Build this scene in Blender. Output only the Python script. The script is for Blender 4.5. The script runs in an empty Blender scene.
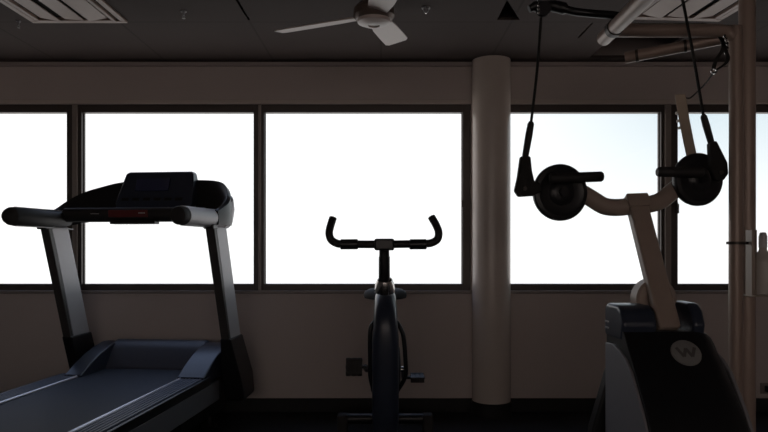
import bpy, bmesh, math
from mathutils import Vector, Matrix

C = bpy.context.scene.collection
PI = math.pi
F, CH, HY = 650.0, 1.219, 245.0          # focal length in px, camera height, horizon row
WALL, CEIL = 4.755, 2.55

def P(px, py, d):                        # pixel + distance -> world point
    return Vector(((px - 384) * d / F, d, CH + (HY - py) * d / F))

# ------------------------------------------------------------------ materials
def mat(name, col, rough=0.5, metal=0.0, var=0.12, scale=30, bump=0.0, bscale=None, spec=None, coat=0):
    m = bpy.data.materials.new(name); m.use_nodes = True
    nt = m.node_tree; b = nt.nodes['Principled BSDF']
    b.inputs['Roughness'].default_value = rough
    b.inputs['Metallic'].default_value = metal
    if spec is not None: b.inputs['Specular IOR Level'].default_value = spec
    if coat: b.inputs['Coat Weight'].default_value = coat; b.inputs['Coat Roughness'].default_value = 0.2
    tc = nt.nodes.new('ShaderNodeTexCoord')
    n = nt.nodes.new('ShaderNodeTexNoise'); n.inputs['Scale'].default_value = scale; n.inputs['Detail'].default_value = 4
    nt.links.new(tc.outputs['Object'], n.inputs['Vector'])
    r = nt.nodes.new('ShaderNodeMapRange')
    r.inputs['To Min'].default_value = 1 - var; r.inputs['To Max'].default_value = 1 + var
    nt.links.new(n.outputs['Fac'], r.inputs['Value'])
    mx = nt.nodes.new('ShaderNodeVectorMath'); mx.operation = 'SCALE'
    mx.inputs[0].default_value = col
    nt.links.new(r.outputs['Result'], mx.inputs['Scale'])
    nt.links.new(mx.outputs['Vector'], b.inputs['Base Color'])
    if bump:
        n2 = nt.nodes.new('ShaderNodeTexNoise'); n2.inputs['Scale'].default_value = bscale or scale * 6
        n2.inputs['Detail'].default_value = 3
        nt.links.new(tc.outputs['Object'], n2.inputs['Vector'])
        bp = nt.nodes.new('ShaderNodeBump'); bp.inputs['Strength'].default_value = bump; bp.inputs['Distance'].default_value = 0.004
        nt.links.new(n2.outputs['Fac'], bp.inputs['Height']); nt.links.new(bp.outputs['Normal'], b.inputs['Normal'])
    return m

def tile_mat(name, col, pitch, ox, oy):
    """ceiling panels: fine grooves on a square grid plus a little panel-to-panel variation"""
    m = mat(name, col, 0.85, var=0.10, scale=4, bump=0.25, bscale=160, spec=0.2)
    nt = m.node_tree; b = nt.nodes['Principled BSDF']
    src = b.inputs['Base Color'].links[0].from_socket
    geo = nt.nodes.new('ShaderNodeNewGeometry')
    sep = nt.nodes.new('ShaderNodeSeparateXYZ'); nt.links.new(geo.outputs['Position'], sep.inputs[0])
    def mth(op, a, bv):
        n = nt.nodes.new('ShaderNodeMath'); n.operation = op
        for i, v in enumerate((a, bv)):
            if isinstance(v, (int, float)): n.inputs[i].default_value = v
            else: nt.links.new(v, n.inputs[i])
        return n.outputs[0]
    out = []
    for ax, o in (('X', ox), ('Y', oy)):
        q = mth('DIVIDE', mth('SUBTRACT', sep.outputs[ax], o), pitch)
        f = mth('FRACT', mth('ADD', q, 100.5), 0)
        out.append(mth('LESS_THAN', mth('ABSOLUTE', mth('SUBTRACT', f, 0.5), 0), 0.009))
    g = mth('MAXIMUM', out[0], out[1])
    mixn = nt.nodes.new('ShaderNodeMix'); mixn.data_type = 'RGBA'
    nt.links.new(g, mixn.inputs[0]); nt.links.new(src, mixn.inputs[6])
    mixn.inputs[7].default_value = (col[0] * .7, col[1] * .7, col[2] * .7, 1)
    nt.links.new(mixn.outputs[2], b.inputs['Base Color'])
    return m

def glass_mat():
    m = bpy.data.materials.new('clear_glass'); m.use_nodes = True
    nt = m.node_tree; nt.nodes.clear()
    o = nt.nodes.new('ShaderNodeOutputMaterial'); mx = nt.nodes.new('ShaderNodeMixShader')
    t = nt.nodes.new('ShaderNodeBsdfTransparent'); t.inputs[0].default_value = (.97, .98, .98, 1)
    g = nt.nodes.new('ShaderNodeBsdfGlossy'); g.inputs['Roughness'].default_value = 0.02
    lw = nt.nodes.new('ShaderNodeLayerWeight'); lw.inputs[0].default_value = .5
    pw = nt.nodes.new('ShaderNodeMath'); pw.operation = 'POWER'; pw.inputs[1].default_value = 5
    fr = nt.nodes.new('ShaderNodeMapRange'); fr.inputs['To Min'].default_value = .035; fr.inputs['To Max'].default_value = .9
    nt.links.new(lw.outputs['Facing'], pw.inputs[0]); nt.links.new(pw.outputs[0], fr.inputs['Value'])
    nt.links.new(fr.outputs[0], mx.inputs[0]); nt.links.new(t.outputs[0], mx.inputs[1]); nt.links.new(g.outputs[0], mx.inputs[2])
    nt.links.new(mx.outputs[0], o.inputs[0])
    return m

M = dict(
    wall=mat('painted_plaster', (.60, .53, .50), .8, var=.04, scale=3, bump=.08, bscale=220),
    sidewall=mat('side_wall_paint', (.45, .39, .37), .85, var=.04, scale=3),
    column=mat('column_paint', (.66, .59, .53), .27, var=.04, scale=5),
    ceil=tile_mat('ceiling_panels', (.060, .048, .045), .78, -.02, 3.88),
    plenum=mat('dark_plenum', (.01, .01, .01), .95, var=.2),
    floor=mat('dark_carpet', (.034, .034, .036), .95, var=.5, scale=90, bump=.6, bscale=500, spec=.1),
    skirt=mat('black_rubber_skirting', (.012, .012, .013), .7),
    frame=mat('bronze_aluminium', (.075, .062, .055), .45, .3, var=.05),
    edge=mat('dark_grey_trim', (.065, .06, .058), .5, var=.06),
    sillm=mat('sill_paint', (.30, .26, .24), .5, var=.05),
    cover=mat('mullion_cover', (.32, .28, .25), .45, .1, var=.05),
    glass=glass_mat(),
    black=mat('black_plastic', (.012, .012, .014), .38, var=.15),
    blacksoft=mat('black_rubber_grip', (.02, .018, .018), .6, var=.15, bump=.15),
    navy=mat('dark_navy_plastic', (.034, .043, .068), .32, var=.08),
    hoodgrey=mat('charcoal_hood_plastic', (.075, .083, .112), .42, var=.08, bump=.05),
    silver=mat('silver_paint', (.50, .485, .51), .45, .15, var=.04),
    sidegrey=mat('grey_side_panel', (.29, .29, .31), .5, var=.05),
    beamgrey=mat('grey_beam_paint', (.20, .205, .225), .45, .2, var=.05),
    belt=mat('treadmill_belt_rubber', (.026, .031, .047), .58, spec=.3, var=.12, scale=60, bump=.2, bscale=700),
    rail=mat('ribbed_rail_plastic', (.13, .145, .20), .42, var=.1),
    trim=mat('bright_trim_strip', (.78, .76, .84), .25, .4, var=.03),
    screen=mat('dark_display_glass', (.05, .06, .125), .15, var=.05),
    red=mat('dark_red_label', (.14, .017, .018), .4, var=.1),
    white=mat('white_print', (.6, .6, .6), .5, var=.02),
    chrome=mat('chrome_steel', (.62, .60, .58), .18, 1.0, var=.03),
    beige=mat('beige_powder_coat', (.40, .315, .265), .45, var=.05),
    bar=mat('tan_board', (.50, .41, .31), .6, var=.12, scale=20),
    pipe=mat('beige_pipe_paint', (.37, .28, .235), .40, .15, var=.04, scale=18),
    collar=mat('dark_pipe_collar', (.06, .05, .045), .5, .4),
    vent=mat('vent_enamel', (.28, .205, .172), .45, var=.06),
    fan=mat('cream_fan_enamel', (.62, .53, .49), .4, var=.05),
    fandark=mat('fan_motor_bronze', (.16, .12, .10), .45, .3),
    badge=mat('grey_badge', (.27, .27, .262), .55, var=.12, scale=50),
    badgedark=mat('dark_badge_print', (.13, .12, .12), .55),
    bottle=mat('milky_bottle_plastic', (.55, .52, .48), .4, var=.05),
    holder=mat('holder_plastic', (.40, .34, .28), .45, var=.06),
    rope=mat('black_rope', (.014, .013, .012), .8, var=.4, scale=300),
)

# ------------------------------------------------------------------ mesh builder
class MB:
    def __init__(s, off=None): s.bm = bmesh.new(); s.off = off   # off: matrix applied to everything at build
    def box(s, c, size, rot=None):
        c = Vector(c); vs = []
        for x in (-.5, .5):
            for y in (-.5, .5):
                for z in (-.5, .5):
                    v = Vector((x * size[0], y * size[1], z * size[2]))
                    if rot: v = rot @ v
                    vs.append(s.bm.verts.new(c + v))
        for f in ((0, 1, 3, 2), (4, 6, 7, 5), (0, 4, 5, 1), (2, 3, 7, 6), (0, 2, 6, 4), (1, 5, 7, 3)):
            s.bm.faces.new([vs[i] for i in f])
        return s
    def b2(s, lo, hi):
        lo, hi = Vector(lo), Vector(hi)
        return s.box((lo + hi) / 2, hi - lo)
    def loft(s, secs, cap=True, closed=False):
        rows = [[s.bm.verts.new(Vector(p)) for p in sec] for sec in secs]
        n = len(rows[0])
        pairs = list(zip(rows, rows[1:])) + ([(rows[-1], rows[0])] if closed else [])
        for r0, r1 in pairs:
            for i in range(n):
                s.bm.faces.new((r0[i], r0[(i + 1) % n], r1[(i + 1) % n], r1[i]))
        if cap and not closed:
            s.bm.faces.new(rows[0][::-1]); s.bm.faces.new(rows[-1])
        return s
    def prism(s, pts, vec):
        vec = Vector(vec)
        return s.loft([[Vector(p) for p in pts], [Vector(p) + vec for p in pts]])
    def tube(s, path, r, n=14, cap=True):
        path = [Vector(p) for p in path]
        rs = r if isinstance(r, (list, tuple)) else [r] * len(path)
        secs = []; up = None
        for i, p in enumerate(path):
            t = (path[min(i + 1, len(path) - 1)] - path[max(i - 1, 0)]).normalized()
            if up is None:
                up = Vector((0, 0, 1)) if abs(t.z) < .9 else Vector((0, 1, 0))
            a = (up - t * up.dot(t)).normalized(); b = t.cross(a); up = a
            secs.append([p + (a * math.cos(2 * PI * k / n) + b * math.sin(2 * PI * k / n)) * rs[i] for k in range(n)])
        return s.loft(secs, cap)
    def lathe(s, prof, origin, axis=(0, 0, 1), n=32, ring=False):
        """prof: (radius, height) pairs along the axis"""
        q = Vector((0, 0, 1)).rotation_difference(Vector(axis).normalized()); o = Vector(origin)
        secs = [[o + q @ Vector((max(r, 1e-4) * math.cos(2 * PI * k / n), max(r, 1e-4) * math.sin(2 * PI * k / n), h)) for k in range(n)] for r, h in prof]
        return s.loft(secs, closed=ring)
    def build(s, name, m, parent=None, bevel=0, seg=3, angle=35, subsurf=0):
        bm = s.bm
        if s.off is not None: bm.transform(s.off)
        bmesh.ops.recalc_face_normals(bm, faces=bm.faces)
        me = bpy.data.meshes.new(name); bm.to_mesh(me); bm.free()
        for p in me.polygons: p.use_smooth = True
        me.set_sharp_from_angle(angle=math.radians(angle))
        me.materials.append(m)
        o = bpy.data.objects.new(name, me); C.objects.link(o)
        if parent is not None: o.parent = parent
        if bevel:
            md = o.modifiers.new('bevel', 'BEVEL'); md.width = bevel; md.segments = seg
            md.limit_method = 'ANGLE'; md.angle_limit = math.radians(30); md.harden_normals = True
        if subsurf:
            md = o.modifiers.new('sub', 'SUBSURF'); md.levels = md.render_levels = subsurf
        return o

def smooth_path(pts, n=6):
    """Catmull-Rom through the points"""
    pts = [Vector(p) for p in pts]; out = []
    for i in range(len(pts) - 1):
        p0, p1, p2, p3 = pts[max(i - 1, 0)], pts[i], pts[i + 1], pts[min(i + 2, len(pts) - 1)]
        for k in range(n):
            t = k / n
            out.append(.5 * ((2 * p1) + (p2 - p0) * t + (2 * p0 - 5 * p1 + 4 * p2 - p3) * t * t + (3 * p1 - p0 - 3 * p2 + p3) * t ** 3))
    out.append(pts[-1]); return out

def tag(o, label, cat, group=None):
    o['label'] = label; o['category'] = cat
    if group: o['group'] = group
    return o
def thing(name, label, cat, loc, rotz=0, group=None):
    o = bpy.data.objects.new(name, None); C.objects.link(o)
    o.location = loc; o.rotation_euler = (0, 0, rotz); o.empty_display_size = .1
    return tag(o, label, cat, group)
def struct(o): o['kind'] = 'structure'; return o
def local(root):                          # world -> root space
    return (Matrix.Translation(root.location) @ root.rotation_euler.to_matrix().to_4x4()).inverted()

# ------------------------------------------------------------------ room shell
XL, XR, YB = -3.6, 3.6, -3.6
Z0, Z1 = .883, 2.25                       # window opening
OPEN = ((-3.45, .634), (.905, 3.35))
struct(MB().b2((XL - .2, YB - .2, -.1), (XR + .2, WALL + .2, 0)).build('floor', M['floor']))
w = MB()
w.b2((XL, WALL, 0), (XR, WALL + .2, Z0)); w.b2((XL, WALL, Z1), (XR, WALL + .2, 2.95))
for a, b in ((XL, OPEN[0][0]), (OPEN[0][1], OPEN[1][0]), (OPEN[1][1], XR)):
    w.b2((a, WALL, Z0), (b, WALL + .2, Z1))
struct(w.build('wall_back', M['wall']))
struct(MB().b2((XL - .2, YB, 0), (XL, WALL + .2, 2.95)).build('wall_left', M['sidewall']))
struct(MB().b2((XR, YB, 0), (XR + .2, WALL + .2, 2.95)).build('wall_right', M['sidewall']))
w = MB(); BW = (-2.8, 2.8, .95, 2.3)      # the window behind the photographer
w.b2((XL, YB - .2, 0), (XR, YB, BW[2])); w.b2((XL, YB - .2, BW[3]), (XR, YB, 2.95))
w.b2((XL, YB - .2, BW[2]), (BW[0], YB, BW[3])); w.b2((BW[1], YB - .2, BW[2]), (XR, YB, BW[3]))
struct(w.build('wall_front', M['sidewall']))

# ceiling: panels with a missing panel, a broken corner and an open joint
bm = MB()
xs = [XL, -.806, -.792, .668, .804, 1.243, 1.256, 1.46, 1.93, XR]
ys = [YB, 3.25, 3.531, 3.845, 3.90, 4.18, 4.22, 4.62, WALL]
def hole(i, j):
    x, y = (xs[i] + xs[i + 1]) / 2, (ys[j] + ys[j + 1]) / 2
    if 1.46 < x < 1.93 and 3.90 < y < 4.62: return 1
    if -.806 < x < -.792 and 3.25 < y < 3.845: return 1
    if 1.243 < x < 1.256 and 3.90 < y < 4.18: return 1
    if .668 < x < .804 and 3.531 < y < 3.845: return 2
    return 0
for i in range(len(xs) - 1):
    for j in range(len(ys) - 1):
        h = hole(i, j)
        if h == 0: bm.b2((xs[i], ys[j], CEIL), (xs[i + 1], ys[j + 1], CEIL + .018))
        if h == 2: bm.prism([(xs[i], ys[j], CEIL), (xs[i + 1], ys[j], CEIL), (xs[i + 1], ys[j + 1], CEIL)], (0, 0, .018))
bmesh.ops.remove_doubles(bm.bm, verts=bm.bm.verts, dist=1e-5)
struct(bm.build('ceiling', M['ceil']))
struct(MB().b2((XL - .2, YB - .2, 2.95), (XR + .2, WALL + .2, 3.05)).build('ceiling_plenum', M['plenum']))

struct(MB().b2((XL, WALL - .035, CEIL - .028), (XR, WALL, CEIL)).build('trim_1', M['sidewall'], bevel=.004))
struct(MB().b2((XL, WALL - .014, Z1), (XR, WALL, Z1 + .03)).build('trim_2', M['column'], bevel=.004))
s = MB()
for a, b in ((XL, .66), (.88, XR)): s.b2((a, WALL - .03, Z0 - .018), (b, WALL + .02, Z0 + .004))
struct(s.build('trim_3', M['sillm'], bevel=.004))
struct(MB().b2((XL, WALL - .018, 0), (XR, WALL, .1)).build('baseboard_back', M['skirt'], bevel=.004))
struct(MB().b2((XL, YB, 0), (XL + .018, WALL - .02, .1)).build('baseboard_left', M['skirt'], bevel=.004))
struct(MB().b2((XR - .018, YB, 0), (XR, WALL - .02, .1)).build('baseboard_right', M['skirt'], bevel=.004))

CX, CY, CR = .775, 4.695, .137
col = struct(MB().lathe([(CR, 0.001), (CR, CEIL)], (CX, CY, 0), n=64).build('column', M['column']))
struct(MB().lathe([(CR + .008, 0), (CR + .008, .094), (CR + .002, .1), (CR, .1), (CR, 0)], (CX, CY, 0), n=64).build('trim_4', M['skirt'], col))

def window(n, x0, x1, wl, wr, y=WALL + .012, z0=Z0, z1=Z1, latch=None, dep=.06):
    wt, wb = .058, .05
    f = MB()
    f.b2((x0, y, z0), (x0 + wl, y + dep, z1)); f.b2((x1 - wr, y, z0), (x1, y + dep, z1))
    f.b2((x0 + wl, y, z0), (x1 - wr, y + dep, z0 + wb)); f.b2((x0 + wl, y, z1 - wt), (x1 - wr, y + dep, z1))
    i = .006                              # inner glazing bead
    f.b2((x0 + wl, y + .03, z0 + wb), (x0 + wl + i, y + .055, z1 - wt)); f.b2((x1 - wr - i, y + .03, z0 + wb), (x1 - wr, y + .055, z1 - wt))
    o = struct(f.build('window_%d' % n, M['frame'], bevel=.003, seg=2))
    MB().b2((x0 + wl - .005, y + .04, z0 + wb - .005), (x1 - wr + .005, y + .046, z1 - wt + .005)).build('pane', M['glass'], o)
    if latch:
        l = MB(); lx, lz = latch
        l.box((lx, y - .008, lz), (.02, .016, .07)); l.tube([(lx, y - .016, lz - .01), (lx - .012, y - .04, lz - .005), (lx - .018, y - .045, lz + .045)], .006, 8)
        l.build('latch', M['frame'], o, bevel=.002)
    return o
window(1, -3.45, -2.262, .065, .066)
window(2, -2.262, -.91, .043, .047)
window(3, -.91, .634, .030, .056, latch=(.584, 1.50))
window(4, .905, 2.078, .02, .045)
window(5, 2.078, 3.35, .078, .065, latch=(2.148, 1.485))
for k, x in enumerate((-2.262, -.91, 2.078)):
    wd = (.018, .010, .022)[k]
    struct(MB().b2((x - wd, WALL - .006, Z0 + .004), (x + wd, WALL + .012, Z1)).build('trim_%d' % (5 + k), M['cover'], bevel=.003))
for k in range(3):
    a = BW[0] + (BW[1] - BW[0]) * k / 3; b = BW[0] + (BW[1] - BW[0]) * (k + 1) / 3
    window(6 + k, a, b, .05, .05, y=YB - .1, z0=BW[2], z1=BW[3])

# ------------------------------------------------------------------ ceiling fittings
def vent(label, cx, cy, wx, wy, rz):
    t = thing('ceiling_vent', label, 'vent', (cx, cy, CEIL), rz, 'ceiling vents')
    def ring(hx, hy, wd, z0, z1):
        m = MB()
        m.b2((-hx, -hy, z0), (hx, -hy + wd, z1)); m.b2((-hx, hy - wd, z0), (hx, hy, z1))
        m.b2((-hx, -hy + wd, z0), (-hx + wd, hy - wd, z1)); m.b2((hx - wd, -hy + wd, z0), (hx, hy - wd, z1))
        return m
    hx, hy = wx / 2, wy / 2
    ring(hx, hy, .035, -.014, 0).build('outer_frame', M['vent'], t, bevel=.005)
    ring(hx - .05, hy - .05, .022, -.022, -.002).build('inner_frame', M['vent'], t, bevel=.004)
    MB().b2((-hx + .03, -hy + .03, -.004), (hx - .03, hy - .03, -.001)).build('backing', M['plenum'], t)
    n = 3; span = 2 * (hx - .075)
    for k in range(n):
        x = -span / 2 + span * (k + .5) / n
        sgn = (1, .4, -1)[k]
        r = Matrix.Rotation(sgn * .14, 3, 'Y')
        MB().box((x, 0, -.016), (span / n * .80, 2 * (hy - .074), .006), r).build('slat', M['vent'], t, bevel=.002)
    return t
vent('square beige louvred ceiling vent above the treadmill', -1.803, 3.575, .565, .575, 0)
vent('square beige louvred ceiling vent beside the overhead pipes', 1.70, 3.53, .60, .575, math.radians(4))

def sprinkler(x, y, label, r=.009):
    t = thing('ceiling_sprinkler', label, 'sprinkler', (x, y, CEIL), 0, 'ceiling sprinklers')
    MB().lathe([(.001, 0), (r * 1.9, 0), (r * 1.7, -.006), (r * .8, -.010), (r * .7, -.027), (.001, -.027)][::-1], (0, 0, 0), n=20).build('rose', M['sidegrey'], t)
    m = MB()
    for sx in (-1, 1): m.tube([(sx * .004, 0, -.026), (sx * .008, 0, -.033), (.0, 0, -.040)], .002, 8)
    m.lathe([(.001, -.042), (r * 1.1, -.042), (r * 1.1, -.040), (.001, -.040)], (0, 0, 0), n=20)
    m.build('deflector', M['badge'], t)
sprinkler(-1.14, 3.70, 'small chrome sprinkler head on the ceiling above the treadmill console')
sprinkler(-2.17, 3.86, 'small chrome sprinkler head at the corner of the left ceiling vent', .007)
t = thing('smoke_detector', 'small round detector on the ceiling right of the fan', 'detector', (.235, 3.64, CEIL))
MB().lathe([(.001, -.030), (.010, -.029), (.014, -.023), (.017, -.010), (.024, -.008), (.024, 0), (.001, 0)], (0, 0, 0), n=28).build('housing', M['sidegrey'], t)
MB().lathe([(.001, -.036), (.005, -.035), (.006, -.029), (.001, -.029)], (0, 0, 0), n=16).build('sensor', M['chrome'], t)

# ceiling fan
FX, FY, FZ = -.051, 3.30, 2.345
t = thing('ceiling_fan', 'cream three-bladed ceiling fan with dark motor housing', 'fan', (FX, FY, CEIL))
dz = FZ - CEIL
MB().lathe([(.001, 0), (.055, 0), (.052, -.03), (.02, -.045), (.001, -.045)][::-1], (0, 0, 0)).build('canopy', M['fandark'], t)
MB().tube([(0, 0, -.04), (0, 0, dz + .09)], .013).build('down_rod', M['fandark'], t)
MB().lathe([(.03, dz + .105), (.08, dz + .095), (.103, dz + .07), (.105, dz + .035), (.092, dz + .016), (.001, dz + .016)], (0, 0, 0), n=48).build('motor_housing', M['fandark'], t)
MB().lathe([(.001, dz + .02), (.086, dz + .016), (.083, dz + .002), (.05, dz - .012), (.03, dz - .014), (.028, dz - .008), (.001, dz - .008)], (0, 0, 0), n=48).build('hub_cap', M['fan'], t)
for ang, L, droop in ((163, .535, 3), (75, .50, -2), (-79, .54, 0)):
    bl = MB(); R = Matrix.Rotation(math.radians(ang), 3, 'Z') @ Matrix.Rotation(math.radians(droop), 3, 'Y') @ Matrix.Rotation(math.radians(-13), 3, 'X')
    secs = []
    for u, hw in ((.095, .050), (.20, .062), (.35, .066), (.48, .067), (L - .02, .064), (L, .052)):
        secs.append([R @ Vector(q) + Vector((0, 0, dz + .036)) for q in ((u, -hw, -.003), (u, hw, -.003), (u, hw, .003), (u, -hw, .003))])
    bl.loft(secs)
    b = bl.build('blade', M['fan'], t, bevel=.002, seg=2)
    br = MB(); br.loft([[R @ Vector(q) + Vector((0, 0, dz + .036)) for q in ((u, -hw, .003), (u, hw, .003), (u, hw, .009), (u, -hw, .009))] for u, hw in ((.07, .014), (.10, .02), (.17, .035))])
    br.build('blade_bracket', M['fandark'], b)

# ------------------------------------------------------------------ treadmill
TH = math.atan(.109)
T = thing('treadmill', 'large grey and black treadmill with display console, facing the windows', 'treadmill', (-1.6, 4.1, 0), -TH)
TL = local(T)
MB().loft([[(a, b, z) for a, z in ((-.335, .35), (.335, .35), (.335, zz), (-.335, zz))] for b, zz in ((-1.72, .36), (-1.70, .378), (-1.66, .384), (.275, .384))]).build('belt', M['belt'], T)
for sx in (-1, 1):
    # ribbed step rail
    prof = [(.345, .345), (.345, .388)]
    n = 6
    for k in range(n):
        a0 = .352 + (.488 - .352) * k / n; da = (.488 - .352) / n
        prof += [(a0, .392), (a0 + da * .58, .392), (a0 + da * .62, .378), (a0 + da * .96, .378)]
    prof += [(.488, .388), (.488, .345)]
    MB().loft([[(sx * a, b, z) for a, z in prof] for b in (-1.66, .05)]).build('foot_rail', M['rail'], T, angle=20)
    MB().tube([(sx * .341, -1.66, .388), (sx * .341, .02, .388)], .0085, 12).build('rail_trim', M['trim'], T)
    MB().b2((min(sx * .488, sx * .505), -1.66, .335), (max(sx * .488, sx * .505), .06, .388)).build('rail_edge', M['black'], T, bevel=.006)
    MB().b2((min(sx * .44, sx * .50), -1.64, .205), (max(sx * .44, sx * .50), .22, .335)).build('side_beam', M['beamgrey'], T, bevel=.006)
    # arched fender beside the motor hood
    pr = [(-.03, .378), (-.035, .396), (.0, .412), (.09, .455), (.20, .498), (.32, .53), (.42, .545), (.50, .54), (.525, .52), (.525, .34), (.0, .36)]
    q = MB().loft([[(sx * a, b, z) for b, z in pr] for a in ((.318, .495) if sx > 0 else (.312, .425))])
    q.build('fender', M['navy'], T, bevel=.012)
    # upright, a deep leaning blade with a dark edge towards the runner
    ol = .024 if sx < 0 else 0
    def sec(z, b0, b1, a0, a1): return [(sx * a0, b0, z), (sx * a1, b0, z), (sx * a1, b1, z), (sx * a0, b1, z)]
    up = MB().loft([sec(.60, .205, .405, .530 - ol, .583 - ol), sec(1.335, -.020, .165, .517, .568)]).build('upright', M['silver'], T, bevel=.010)
    MB().loft([sec(.60, .170, .204, .529 - ol, .584 - ol), sec(1.335, -.062, -.021, .512, .569)]).build('edge_trim', M['edge'], up, bevel=.006)
    MB().loft([sec(.16, .36, .49, .515, .60 - ol), sec(.20, .29, .52, .505, .645 - 4 * ol), sec(.34, .25, .52, .500, .632 - 3 * ol), sec(.612, .162, .415, .522 - ol, .592 - ol)]).build('upright_boot', M['black'], T, bevel=.012)
    MB().b2((min(sx * .510, sx * .575), -.085, 1.318), (max(sx * .510, sx * .575), -.010, 1.345)).build('rail_clamp', M['black'], T, bevel=.006)
    # handrail arm
    az = 1.384; oa = .034 if sx > 0 else .012
    MB().tube([(sx * (.475 + oa), -.455, az), (sx * (.476 + oa), -.45, az), (sx * (.478 + oa), -.435, az), (sx * (.485 + oa), -.15, az), (sx * (.495 + oa), .12, az + .005)], [.034, .047, .053, .053, .05], 24).build('armrest', M['blacksoft'], T)
    sh = []
    for b, r, ac in ((-.40, .057, .478 + oa), (-.15, .058, .486 + oa), (.0, .060, .493 + oa), (.13, .062, .498 + oa), (.20, .062, .502 + oa)):
        arc = [-.55 * PI + 1.10 * PI * k / 14 for k in range(15)]
        outer = [(sx * (ac + r * math.cos(q)), b, az + r * math.sin(q)) for q in arc]
        inner = [(sx * (ac + (r - .005) * math.cos(q)), b, az + (r - .005) * math.sin(q)) for q in arc[::-1]]
        sh.append(outer + inner)
    MB().loft(sh).build('armrest_shell', M['silver'], T)
# motor hood, undercarriage
pr = [(.262, .37), (.262, .392), (.30, .44), (.35, .505), (.40, .545), (.46, .558), (.52, .53), (.525, .30), (.30, .30)]
MB().loft([[(a, b, z) for b, z in pr] for a in (-.333, .333)]).build('motor_hood', M['hoodgrey'], T, bevel=.01)
m = MB(); m.b2((-.44, -.25, .09), (.44, .50, .30)); m.b2((-.43, -1.6, .21), (-.36, -.25, .33)); m.b2((.36, -1.6, .21), (.43, -.25, .33))
m.b2((-.43, -1.60, .21), (.43, -1.5, .33)); m.build('base_frame', M['black'], T, bevel=.01)
for a in (-.40, .40):
    for b in (-1.5, .30):
        MB().lathe([(.045, 0), (.05, .012), (.03, .03), (.03, .22)], (a, b, 0), n=20).build('foot', M['black'], T)
# console cowl: a curved shell that wraps forward round the display
st = [(-.548, -.02, 1.435), (-.572, .10, 1.452), (-.565, .19, 1.50), (-.50, .265, 1.565), (-.40, .31, 1.615), (-.25, .335, 1.655), (0, .35, 1.67), (.25, .335, 1.665), (.40, .31, 1.655), (.50, .265, 1.625), (.565, .19, 1.565), (.582, .10, 1.495), (.56, -.02, 1.435)]
st = smooth_path(st, 4); secs = []
for i, p in enumerate(st):
    tg = st[min(i + 1, len(st) - 1)] - st[max(i - 1, 0)]; tg.z = 0; tg.normalize()
    nrm = Vector((tg.y, -tg.x, 0))        # towards the runner
    k = max(0, 1 - abs(p.x) / .56); zb = 1.345 + .07 * min(1, k * 2.2)
    h = p.z - zb; o = Vector((p.x, p.y, 0)); lean = .05 * min(1, k * 3)
    secs.append([o + nrm * .028 - nrm * 0 + Vector((0, 0, zb)), o + nrm * (.022 - lean) + Vector((0, 0, zb + h * .88)), o - nrm * lean + Vector((0, 0, p.z)),
                 o - nrm * (.020 + lean) + Vector((0, 0, zb + h * .92)), o - nrm * .028 + Vector((0, 0, zb + h * .5)), o - nrm * .026 + Vector((0, 0, zb))])
MB().loft(secs).build('console_cowl', M['black'], T, angle=50)
# silver outer cheek of the cowl on each side
for sx in (-1, 1):
    ck = []
    top = 1.545 if sx > 0 else 1.475
    for b, a, zt in ((.12, .575, 1.45), (.16, .592, top - .05), (.20, .597, top - .02), (.24, .575, top), (.27, .545, top + .02)):
        zb = 1.325 + max(0, b - .15) * 1.0
        ck.append([(sx * (a + d), b, z) for d, z in ((-.02, zb), (.002, zb + .01), (.012, (zb + zt) / 2), (.004, zt - .01), (-.02, zt))])
    MB().loft(ck).build('cowl_cheek', M['silver'], T)
# sensor bar, label, display
MB().loft([[(a, .055 + .04 * math.cos(q), 1.412 + .046 * math.sin(q)) for q in [PI / 4 + 2 * PI * k / 16 for k in range(16)]] for a in (-.47, .47)]).build('cross_bar', M['blacksoft'], T)
MB().b2((-.15, .02, 1.352), (.15, .09, 1.374)).build('bar_underplate', M['black'], T, bevel=.005)
lb = MB().box((-.02, .0105, 1.418), (.26, .012, .046)).build('console_label', M['red'], T, bevel=.003)
m = MB()
for k in range(5): m.box((.055 + k * .009, .003, 1.421), (.006, .002, .008))
m.build('label_print', M['white'], lb)
m = MB()
for k in range(7): m.box((-.27 + k * .008, .0135, 1.418), (.006, .004, .003))
m.build('bar_print', M['white'], T)
rd = MB()
def dsec(z, b0, b1, h): return [(.045 - h - .02, b0, z), (.045 + h, b0, z), (.045 + h, b1, z), (.045 - h - .02, b1, z)]
rd.loft([dsec(1.455, .235, .345, .245), dsec(1.50, .245, .37, .26), dsec(1.62, .30, .40, .245), dsec(1.708, .335, .40, .228), dsec(1.720, .352, .39, .212)])
disp = rd.build('display_console', M['navy'], T, bevel=.010)
tilt = Matrix.Rotation(-.42, 3, 'X')
MB().box((.005, .2975, 1.628), (.235, .012, .095), tilt).build('screen', M['screen'], disp, bevel=.003)
m = MB()
for k in range(6):
    m.box((-.17 + k * .075, .2575, 1.525), (.05, .010, .022), tilt)
m.build('keypad', M['black'], disp, bevel=.002)
m = MB(); m.box((.12, .23, 1.46), (.05, .03, .022))
m.build('start_button', M['black'], disp, bevel=.002)

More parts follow.
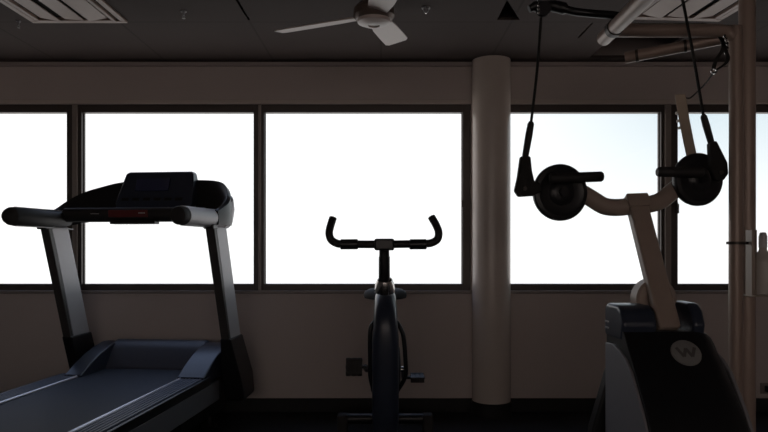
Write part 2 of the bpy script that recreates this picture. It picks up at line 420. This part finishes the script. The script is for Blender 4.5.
# ------------------------------------------------------------------ exercise bike (faces the camera)
BX, BY = .008, 3.65
B = thing('exercise_bike', 'black upright exercise bike with curled handlebar standing in front of the windows', 'exercise bike', (BX, BY, 0))
BL = local(B)
hb = [P(333, 218, 3.44), P(330.5, 226, 3.42), P(329.2, 233, 3.405), P(331, 239.5, 3.40), P(336.5, 243.2, 3.40), P(343, 244, 3.40), P(360, 244.3, 3.40), P(384, 244.3, 3.40), P(408, 244, 3.40), P(425, 243.6, 3.40), P(432, 242.7, 3.40), P(437.5, 239, 3.40), P(438.6, 232, 3.405), P(436, 225, 3.42), P(431.5, 217, 3.44)]
h = MB(BL).tube(smooth_path(hb, 6), .0205, 16).build('handlebar', M['blacksoft'], B)
for x0, x1 in ((341, 357.5), (410, 426)):
    MB(BL).tube([P(x0 - 1, 244.3, 3.4), P(x0, 244.3, 3.4), P(x1, 244.2, 3.4), P(x1 + 1, 244.2, 3.4)], [.018, .027, .027, .018], 16).build('pulse_grip', M['black'], h)
MB(BL).box(P(384.3, 244.5, 3.4), (.105, .058, .062)).build('bar_clamp', M['black'], B, bevel=.012)
MB(BL).tube([P(384.3, 246, 3.41), P(384.3, 256, 3.43), P(384.3, 257, 3.43), P(384.3, 287, 3.50)], [.0265, .027, .0295, .031], 20).build('stem', M['black'], B)
MB(BL).tube([P(384.8, 278.5, 3.482), P(384.8, 279.5, 3.485), P(384.8, 284, 3.495), P(384.9, 291, 3.51)], [.030, .040, .051, .056], 28).build('stem_collar', M['chrome'], B)
# shroud: side profile with a width that follows height
pr = [(.02, .975), (-.10, .97), (-.175, .94), (-.232, .89), (-.262, .82), (-.270, .74), (-.268, .64), (-.260, .52), (-.245, .40), (-.20, .27), (-.12, .17), (.05, .12), (.25, .13), (.40, .20), (.47, .32), (.47, .46), (.40, .60), (.28, .72), (.17, .83), (.10, .93)]
pr = [(p.x, p.y) for p in smooth_path([(a, b, 0) for a, b in pr + [pr[0]]], 3)[:-1]]
cen = Vector((.07, .52))
secs = []
for u, k in ((-1, .80), (-.93, .90), (-.75, .965), (-.4, .995), (0, 1.0), (.4, .995), (.75, .965), (.93, .90), (1, .80)):
    sec_ = []
    for y, z in pr:
        hw = .0625 + .009 * max(0, min(1, (.93 - z) / .2))
        q = cen + (Vector((y, z)) - cen) * k
        if q.y > .93: pass
        sec_.append((u * hw, q.x, q.y))
    secs.append(sec_)
MB().loft(secs).build('shroud', M['navy'], B, angle=60)
for sx in (-1, 1):
    g = [(sx * .060, -.12, .80), (sx * .078, -.13, .775), (sx * (.084 if sx < 0 else .098), -.13, .72), (sx * (.083 if sx < 0 else .108), -.12, .60), (sx * (.082 if sx < 0 else .108), -.10, .50), (sx * .066, -.08, .42)]
    MB().tube(smooth_path(g, 5), .012, 12).build('side_guard', M['black'], B)
    MB().lathe([(.001, 0), (.13, 0), (.135, .006), (.12, .016), (.04, .02), (.001, .02)], (sx * .066, .03, .515), (sx, 0, 0), 40).build('crank_cover', M['black'], B)
MB().tube([(-.115, .03, .515), (.115, .03, .515)], .016).build('axle', M['chrome'], B)
for sx, yy, zz, pxc in ((-1, -.135, .560, -.170), (1, .165, .440, .187)):
    cr = MB().tube([(sx * .105, .03, .515), (sx * .108, yy, zz)], [.017, .014], 12)
    cr = cr.build('crank', M['black'], B)
    MB().tube([(sx * .10, yy, zz), (pxc + sx * .045, yy, zz)], .009, 10).build('pedal_spindle', M['black'], cr)
    r = Matrix.Rotation(1.15 if sx < 0 else 0.12, 3, 'X')
    pd = MB(); w_, l_ = (.088, .095) if sx < 0 else (.08, .095)
    for k in (-1, 0, 1): pd.box(Vector((pxc, yy, zz)) + r @ Vector((k * w_ * .36, 0, 0)), (w_ * .27, l_, .026), r)
    for k in (-1, 1): pd.box(Vector((pxc, yy, zz)) + r @ Vector((0, k * l_ * .40, 0)), (w_, l_ * .16, .032), r)
    pd.box((pxc, yy, zz), (w_ * .95, l_ * .72, .022), r)
    pd.build('pedal', M['blacksoft'], cr, bevel=.003)
# saddle behind the neck
sd = []
for y, hw, zt, th in ((.24, .022, .925, .035), (.28, .034, .932, .045), (.34, .055, .934, .05), (.40, .10, .938, .055), (.45, .132, .944, .06), (.50, .138, .948, .06), (.53, .11, .945, .05)):
    ring = []
    for k in range(24):
        q = 2 * PI * k / 24; cx_, sz_ = math.cos(q), math.sin(q)
        zz = zt - th / 2 + (th / 2) * (abs(sz_) ** .6) * (1 if sz_ > 0 else -1)
        ring.append((hw * (abs(cx_) ** .7) * (1 if cx_ > 0 else -1), y, zz - .020 * abs(cx_) ** 4))
    sd.append(ring)
MB().loft(sd).build('saddle', M['rope'], B)
MB().tube([(0, .34, .55), (0, .43, .90)], [.03, .025], 16).build('seat_post', M['chrome'], B)
MB().b2((-.045, -.36, .055), (.045, .58, .125)).build('base_beam', M['black'], B, bevel=.012)
for y, hl in ((-.38, .27), (.56, .275)):
    st_ = MB().tube([(-hl, y, .095), (hl, y, .095)], .034, 18).build('stabilizer', M['black'], B)
    for sx in (-1, 1): MB().b2((sx * hl - .035, y - .04, 0), (sx * hl + .035, y + .04, .128)).build('rubber_foot', M['blacksoft'], st_, bevel=.014)

# ------------------------------------------------------------------ arm trainer on the right
A = thing('arm_trainer', 'black and grey upper body trainer with beige arm and two black discs', 'exercise machine', (1.14, 2.65, 0))
AL = local(A)
X0, X1 = .958, 1.332
pr = [(2.80, .02), (2.80, .865), (2.61, .872), (2.585, .852), (2.54, .80), (2.45, .70), (2.38, .62), (2.33, .55), (2.29, .46), (2.265, .34), (2.255, .02)]
MB(AL).loft([[(x, y - dy * (y < 2.7), z - dz_ * max(0, (z - .5) / .36)) for y, z in pr] for x, dz_, dy in ((X0, 0, 0), (1.262, 0, 0), (1.295, .008, -.004), (1.318, .025, -.012), (1.330, .055, -.026), (1.334, .09, -.045))]).build('housing', M['black'], A, bevel=.022, seg=4)
# ears either side of the pivot
for xa, xb, zt in ((X0 - .004, 1.096, .972), (1.240, 1.290, .982)):
    MB(AL).prism([(xa, 2.815, .83), (xa, 2.615, .83), (xa, 2.60, .90), (xa, 2.625, .955), (xa, 2.66, zt), (xa, 2.79, zt), (xa, 2.815, zt - .02)], (xb - xa, 0, 0)).build('pivot_ear', M['navy'], A, bevel=.016, seg=4)
sp = [(2.786, .802), (2.70, .808), (2.633, .796), (2.56, .77), (2.50, .73), (2.44, .66), (2.39, .60), (2.345, .53), (2.32, .42), (2.30, .06), (2.786, .06)]
MB(AL).prism([(X0 - .010, y, z) for y, z in sp], (.014, 0, 0)).build('side_panel', M['sidegrey'], A, bevel=.004)
MB(AL).prism([(X1 - .004, y, z) for y, z in sp], (.014, 0, 0)).build('side_panel', M['sidegrey'], A, bevel=.004)
for z in (.894, .868): MB(AL).b2((X0 - .010, 2.755, z - .003), (X0 - .002, 2.795, z + .003)).build('side_strip', M['silver'], A)  # two short silver strips, upper rear of the left side
# flared rear leg and feet
rl = MB(AL).prism([(.980, 2.82, .68), (1.29, 2.82, .68), (1.39, 2.82, .03), (.86, 2.82, .03), (.905, 2.82, .42)], (0, .07, 0)).build('rear_leg', M['black'], A, bevel=.012)
m = MB(AL).b2((.80, 2.80, 0), (1.42, 2.93, .05)).build('rear_foot', M['black'], A, bevel=.012)
MB(AL).b2((.93, 2.19, 0), (1.36, 2.32, .05)).build('front_foot', M['black'], A, bevel=.012)
# round badge on the sloping face
by, bz = 2.534, .799
nrm = Vector((0, -.742, .670)); ux = Vector((1, 0, 0)); uy = nrm.cross(ux).normalized() * -1
if uy.z < 0: uy = -uy
bo = Vector((1.178, by, bz)) + nrm * -.006
bd = MB(AL).lathe([(.001, 0), (.056, 0), (.058, .003), (.056, .010), (.052, .012), (.001, .012)], bo, nrm, 40).build('badge', M['badge'], A)
m = MB(AL)
def stroke(p, q, wd=.012):
    p = Vector(p); q = Vector(q); d_ = (q - p).normalized(); nn = Vector((-d_.y, d_.x)) * wd / 2
    c4 = [p + nn, p - nn, q - nn, q + nn]
    m.prism([bo + nrm * .0115 + ux * c.x + uy * c.y for c in c4], nrm * .0015)
for p, q in (((-.036, .020), (-.016, -.022)), ((-.016, -.022), (.000, .016)), ((.000, .016), (.016, -.022)), ((.016, -.022), (.036, .020))): stroke(p, q)
m.build('badge_mark', M['badgedark'], bd)
# leaning post
pb, pt = Vector((1.167, 2.665, .872)), Vector((1.141, 2.95, 1.425))
def psec(c, w_, d_):
    ax = (pt - pb).normalized(); dy = Vector((1, 0, 0)).cross(ax).normalized(); xx = dy.cross(ax).normalized() * -1
    if xx.x < 0: xx = -xx
    return [c + xx * i * w_ / 2 + dy * j * d_ / 2 for i, j in ((-1, -1), (1, -1), (1, 1), (-1, 1))]
MB(AL).loft([psec(pb, .092, .052), psec(pb.lerp(pt, .5), .090, .052), psec(pt, .088, .052)]).build('post', M['beige'], A, bevel=.012)
MB(AL).lathe([(.075, -.03), (.086, -.02), (.086, .045), (.075, .055)], (1.160, 2.788, .990), (0, 1, 0), 40).build('pivot_boss', M['beige'], A)
MB(AL).loft([psec(pt + (pt - pb).normalized() * t_, w_, .066) for t_, w_ in ((-.05, .094), (-.01, .101), (.010, .101), (.016, .09))]).build('post_cap', M['beige'], A, bevel=.006)
cb = [P(566, 186, 2.955), P(580, 192, 2.95), P(592, 199, 2.95), P(604, 206, 2.95), P(617, 207.5, 2.95), P(632, 206, 2.95), P(648, 204.5, 2.95), P(660, 201, 2.96), P(670, 193.5, 2.97), P(681, 185, 2.99), P(692, 179, 3.0)]
MB(AL).tube(smooth_path(cb, 5), .039, 20).build('cross_tube', M['beige'], A)
# discs with handle bars
for (cx_, cy_, d, ax, g0, g1) in ((560.3, 192.5, 2.89, (.17, -1, 0), (549, 178.5), (603, 176.5)), (698, 179.5, 2.94, (.17, -1, 0), (703, 172), (657, 172))):
    o = P(cx_, cy_, d)
    ds = 1.0 if cx_ < 600 else .95
    dk = MB(AL).lathe([(q_[0] * ds, q_[1]) for q_ in [(.04, -.03), (.11, -.028), (.123, -.02), (.126, -.010), (.126, .006), (.122, .013), (.105, .016), (.098, .012), (.06, .013), (.045, .026), (.03, .030), (.001, .030)]], o, ax, 56).build('disc', M['black'], A)
    MB(AL).lathe([(.001, .034), (.02, .034), (.02, .045), (.001, .045)], o, ax, 24).build('disc_hub', M['black'], dk)
    gd = d - .055
    a_, b_ = P(g0[0], g0[1], gd), P(g1[0], g1[1], gd)
    v = (b_ - a_).normalized()
    gr = MB(AL).tube([a_, a_ + v * .006, b_ - v * .008, b_], [.018, .023, .0225, .017], 18).build('handle', M['blacksoft'], A)

# hanging cables: rope, crimp sleeve, clevis
def cable(label, top, s0, s1, cl, pin):
    base = pin
    t = thing('hanging_cable', label, 'cable', base, 0, 'hanging cables')
    L = local(t)
    MB(L).tube(smooth_path([top, top.lerp(s0, .5) + Vector((.004, 0, -.006)), s0], 6), .006, 10).build('rope', M['rope'], t)
    v = (s1 - s0).normalized()
    MB(L).tube([s0 - v * .006, s0 + v * .004, s0.lerp(s1, .35), s1 - v * .01, s1], [.009, .014, .0155, .014, .010], 14).build('sleeve', M['blacksoft'], t)
    k = MB(L)
    dy = .018
    secs = [[Vector(p) + Vector((0, j, 0)) for p in cl] for j in (-dy, dy)]
    k.loft(secs)
    cv = k.build('clevis', M['rope'], t, bevel=.008)
    MB(L).tube([pin + Vector((0, -.026, 0)), pin + Vector((0, .026, 0))], .009, 12).build('pin', M['collar'], cv)
D1 = 2.80
pts = [(520, 156.5), (530, 156.5), (531.5, 171), (534, 182), (540, 183), (541, 192), (533, 196), (518, 197), (514, 191), (517, 178)]
cable('left black cable, its fitting on the left disc beside the round column', P(541, 17.5, 2.70), P(531, 123, 2.79), P(525, 158, D1), [P(a, b, D1) for a, b in pts], P(524, 189, D1))
D2 = 2.84
pts = [(708, 143), (715, 141), (720, 151), (726, 163), (727, 174), (722, 181), (714, 181), (709, 168)]
cable('right black cable, its fitting on the right disc beside the vertical pipes', P(680, -14, 2.66), P(703.5, 116, 2.83), P(711.5, 144, D2), [P(a, b, D2) for a, b in pts], P(719, 173, D2))

# ------------------------------------------------------------------ pipe rig
R_ = thing('pipe_rig', 'beige steel pipe frame with upright posts at the right edge', 'pipe frame', (1.55, 2.85, 0))
RL = local(R_)
ub = P(735.8, 245, 2.78); uz = 2.134
MB(RL).tube(smooth_path([(ub.x, 2.78, .012), (ub.x, 2.78, 1.0), (ub.x, 2.78, 2.055), (ub.x - .02, 2.78, 2.112), (ub.x - .075, 2.78, uz), (1.2, 2.775, uz), (.985, 2.77, uz)], 6), .0285, 20).build('elbow_pipe', M['pipe'], R_)
MB(RL).tube([(1.620, 2.90, .012), (1.620, 2.90, CEIL - .012)], .0345, 24).build('upright_pipe', M['pipe'], R_)
for x, y, r in ((ub.x, 2.78, .05), (1.620, 2.90, .056)):
    MB(RL).lathe([(.02, 0), (r, 0), (r, .012), (r * .7, .02), (.02, .02)], (x, y, 0), n=28).build('floor_flange', M['collar'], R_)
MB(RL).lathe([(.056, -.012), (.056, 0), (.036, 0)], (1.620, 2.90, CEIL), n=28).build('ceiling_flange', M['collar'], R_)
p0, p1 = P(604, 38.5, 2.80), Vector((.931, 2.05, 2.106))
cp = MB(RL).tube([p0, p1], .031, 24).build('cross_pipe', M['pipe'], R_)
vv = (p1 - p0).normalized()
MB(RL).tube([p0 + vv * .115, p0 + vv * .150], .0345, 24).build('pipe_collar', M['collar'], cp)
MB(RL).tube([p0 - vv * .006, p0 + vv * .006], .0285, 24).build('end_cap', M['pipe'], cp)
q0, q1 = P(625, 58, 2.97), Vector((ub.x, 2.79, 2.115))
lp = MB(RL).tube([q0, q1], .0255, 22).build('brace_pipe', M['pipe'], R_)
vv = (q1 - q0).normalized()
for t0 in (.045, .245): MB(RL).tube([q0 + vv * t0, q0 + vv * (t0 + .012)], .0282, 22).build('pipe_collar', M['collar'], lp)
# black pulley arm over the left cable
ca = [P(529, 9, 2.72), P(536, 6.5, 2.72), P(545, 6, 2.72), P(553, 6, 2.71), P(562, 8, 2.70), P(574, 11.5, 2.68), P(592, 13.5, 2.66), P(610, 15, 2.62), P(626, 17, 2.585)]
arm = MB(RL).tube(smooth_path(ca, 4), [.016] * 3 + [.022] * 9 + [.024] * 6 + [.016] * (len(smooth_path(ca, 4)) - 18), 16).build('pulley_arm', M['black'], R_)
MB(RL).lathe([(.001, -.012), (.03, -.012), (.024, 0), (.03, .012), (.001, .012)], P(543.5, 9, 2.695), (0, 1, 0), 28).build('pulley', M['black'], arm)

# bead chains, strap, hanging board
def chain(name, label, pts, r, parent=None, group=None):
    L = None
    m = MB(); path = smooth_path(pts, 8); acc = 0; last = path[0]; top = Vector(pts[0])
    for q in path:
        if (q - last).length >= r * 2.3 or q is path[0]:
            m.lathe([(.001, -r), (r * .7, -r * .7), (r, 0), (r * .7, r * .7), (.001, r)], q - top, n=10); last = q
    m.tube([p - top for p in path], r * .35, 6)
    o = m.build(name, M['chrome'], parent); o.location = top
    return tag(o, label, 'chain', group)
chain('bead_chain', 'thin metal bead chain hanging from the ceiling in front of the black pulley arm', [Vector((P(538.5, 0, 2.62).x, 2.62, CEIL - .003)), P(538.5, 0, 2.62), P(539, 15, 2.62)], .005)
chain('bead_chain', 'short metal bead chain hanging at the elbow of the beige pipe', [P(724.5, 36, 2.73), P(727, 42, 2.725), P(727.5, 48, 2.725), P(725, 55, 2.735)], .007)
t = thing('strap', 'black looped strap hanging from the elbow of the beige pipe', 'strap', P(720, 54, 2.735))
L = local(t); m = MB(L)
for path in ([(720, 37), (723, 44), (722, 51), (716, 60), (713.5, 69)], [(722, 38), (725.5, 50), (728, 58), (725, 64), (716, 70)]):
    pp = smooth_path([P(a, b, 2.725) for a, b in path], 5)
    m.loft([[p + Vector((-.008, -.002, 0)), p + Vector((.008, -.002, 0)), p + Vector((.008, .002, 0)), p + Vector((-.008, .002, 0))] for p in pp])
m.build('webbing', M['rope'], t)
MB(L).lathe([(.008, -.004), (.013, -.004), (.013, .004), (.008, .004)], P(713.8, 71, 2.725), (0, 1, 0), 16, ring=True).build('buckle', M['chrome'], t)

t = thing('hanging_board', 'narrow tan board hung on a wire, its lower end behind the right disc', 'board', P(690, 180, 3.08))
L = local(t); m = MB(L)
secs = []
for px, py, d in ((679, 95, 3.08), (683, 120, 3.08), (688, 145, 3.08), (693, 168, 3.08), (697, 190, 3.08)):
    p = P(px, py, d)
    secs.append([p + Vector(q) for q in ((-.026, -.012, 0), (.020, -.022, 0), (.040, .016, 0), (-.006, .026, 0))])
bd_ = m.loft(secs).build('board', M['bar'], t, bevel=.004)
MB(L).tube(smooth_path([P(683, 97, 3.075), P(690, 98, 3.06), P(698, 91, 2.98), P(706, 83, 2.88), P(711, 76, 2.78), P(713.5, 72.5, 2.745)], 5), .0035, 8).build('wire', M['rope'], t)
for py in (113, 121, 128):
    MB(L).box(P(676.8 + (py - 113) * .16, py, 3.06), (.009, .016, .012)).build('clip', M['bottle'], bd_, bevel=.002)

# holder strapped to the upright, with a spray bottle
t = thing('bottle_holder', 'tan plastic holder strapped to the upright pipe at the right edge', 'holder', P(756, 262, 2.80))
L = local(t)
zb, zt = P(0, 295, 2.8).z, P(0, 230, 2.8).z
xa, xb, bx = 1.571, 1.593, 1.636
m = MB(L)
m.b2((xa, 2.775, zb), (xa + .004, 2.825, zt)); m.b2((xb - .004, 2.775, zb), (xb, 2.825, zt)); m.b2((xa + .004, 2.82, zb), (xb - .004, 2.825, zt))
m.b2((xa + .004, 2.783, zb), (xb - .004, 2.787, zt))
m.build('channel', M['holder'], t, bevel=.001)
m = MB(L)
m.b2((xa, 2.765, zb - .006), (bx + .05, 2.855, zb))
m.build('shelf', M['holder'], t, bevel=.002)
zs = P(0, 243, 2.8).z
MB(L).lathe([(.0325, -.006), (.037, -.006), (.037, .006), (.0325, .006)], (ub.x, 2.78, zs), n=28, ring=True).build('strap', M['collar'], t)
MB(L).b2((ub.x + .0355, 2.800, zs - .006), (xa, 2.806, zs + .006)).build('strap_tail', M['collar'], t)
t = thing('spray_bottle', 'milky plastic bottle standing on the tan holder shelf', 'bottle', (bx, 2.806, zb + .001))
MB().lathe([(.001, 0), (.036, 0), (.041, .006), (.042, .14), (.040, .152), (.030, .172), (.016, .192), (.015, .205), (.001, .205)], (0, 0, 0), n=28).build('body', M['bottle'], t)
MB().lathe([(.017, .203), (.017, .25), (.012, .268), (.001, .27)], (0, 0, 0), n=20).build('cap', M['white'], t)

# wall socket low on the window wall at the right
o = P(768, 388, WALL)
t = thing('wall_socket', 'dark wall socket with plugged-in cord low on the wall at right edge', 'socket', (o.x, WALL - .001, o.z))
MB().b2((-.06, -.012, -.04), (.06, 0, .04)).build('face_plate', M['sillm'], t, bevel=.003)
MB().b2((-.035, -.05, -.022), (.005, -.012, .022)).build('plug', M['black'], t, bevel=.006)
MB().tube(smooth_path([(-.015, -.045, -.01), (-.015, -.06, -.08), (-.03, -.04, -.16), (-.02, -.06, o.z * -1 + .008), (.15, -.12, o.z * -1 + .008)], 6), .005, 8).build('cord', M['rope'], t)

# ------------------------------------------------------------------ sky, camera, view
wd = bpy.data.worlds.new('overcast_sky'); bpy.context.scene.world = wd; wd.use_nodes = True
nt = wd.node_tree; bg = nt.nodes['Background']
tc = nt.nodes.new('ShaderNodeTexCoord'); sep = nt.nodes.new('ShaderNodeSeparateXYZ')
nt.links.new(tc.outputs['Generated'], sep.inputs[0])
mr = nt.nodes.new('ShaderNodeMapRange'); mr.inputs['From Min'].default_value = -.2; mr.inputs['From Max'].default_value = 1.0
nt.links.new(sep.outputs['Y'], mr.inputs['Value'])
mx = nt.nodes.new('ShaderNodeMix'); mx.data_type = 'RGBA'
mx.inputs[6].default_value = (1.86, 1.53, 1.39, 1)      # bright warm sky on the side behind the photographer
mx.inputs[7].default_value = (1.3, 1.3, 1.3, 1)        # hazy white sky beyond the windows
nt.links.new(mr.outputs[0], mx.inputs[0])
# thin blue patch of sky to the upper right
def rng(sock, a, b):
    n = nt.nodes.new('ShaderNodeMapRange'); n.inputs['From Min'].default_value = a; n.inputs['From Max'].default_value = b
    nt.links.new(sock, n.inputs['Value']); return n.outputs[0]
pm = nt.nodes.new('ShaderNodeMath'); pm.operation = 'MULTIPLY'
nt.links.new(rng(sep.outputs['X'], .12, .42), pm.inputs[0]); nt.links.new(rng(sep.outputs['Z'], -.02, .2), pm.inputs[1])
m2 = nt.nodes.new('ShaderNodeMix'); m2.data_type = 'RGBA'
# higher up, the sky beyond the windows turns blue
hi = nt.nodes.new('ShaderNodeMath'); hi.operation = 'MULTIPLY'
nt.links.new(rng(sep.outputs['Z'], .26, .55), hi.inputs[0]); nt.links.new(rng(sep.outputs['Y'], -.1, .2), hi.inputs[1])
m3 = nt.nodes.new('ShaderNodeMix'); m3.data_type = 'RGBA'
nt.links.new(hi.outputs[0], m3.inputs[0]); nt.links.new(mx.outputs[2], m3.inputs[6]); m3.inputs[7].default_value = (.60, .76, 1.18, 1)
nt.links.new(pm.outputs[0], m2.inputs[0]); nt.links.new(m3.outputs[2], m2.inputs[6]); m2.inputs[7].default_value = (.80, .93, 1.0, 1)
nt.links.new(m2.outputs[2], bg.inputs[0])
bg.inputs[1].default_value = 1.0

cam = bpy.data.cameras.new('camera'); co = bpy.data.objects.new('camera', cam); C.objects.link(co)
co.location = (0, 0, CH); co.rotation_euler = (PI / 2, 0, 0)
cam.sensor_width = 36; cam.sensor_fit = 'HORIZONTAL'; cam.lens = F / 768 * 36
cam.shift_y = (HY - 216) / 768; cam.clip_start = .05
sc = bpy.context.scene; sc.camera = co
sc.view_settings.view_transform = 'Standard'; sc.view_settings.look = 'None'
sc.view_settings.exposure = 0.0; sc.view_settings.gamma = 1.0; sc.view_settings.use_curve_mapping = False
sc.cycles.use_denoising = True
sc.cycles.max_bounces = 10; sc.cycles.diffuse_bounces = 6; sc.cycles.transparent_max_bounces = 12
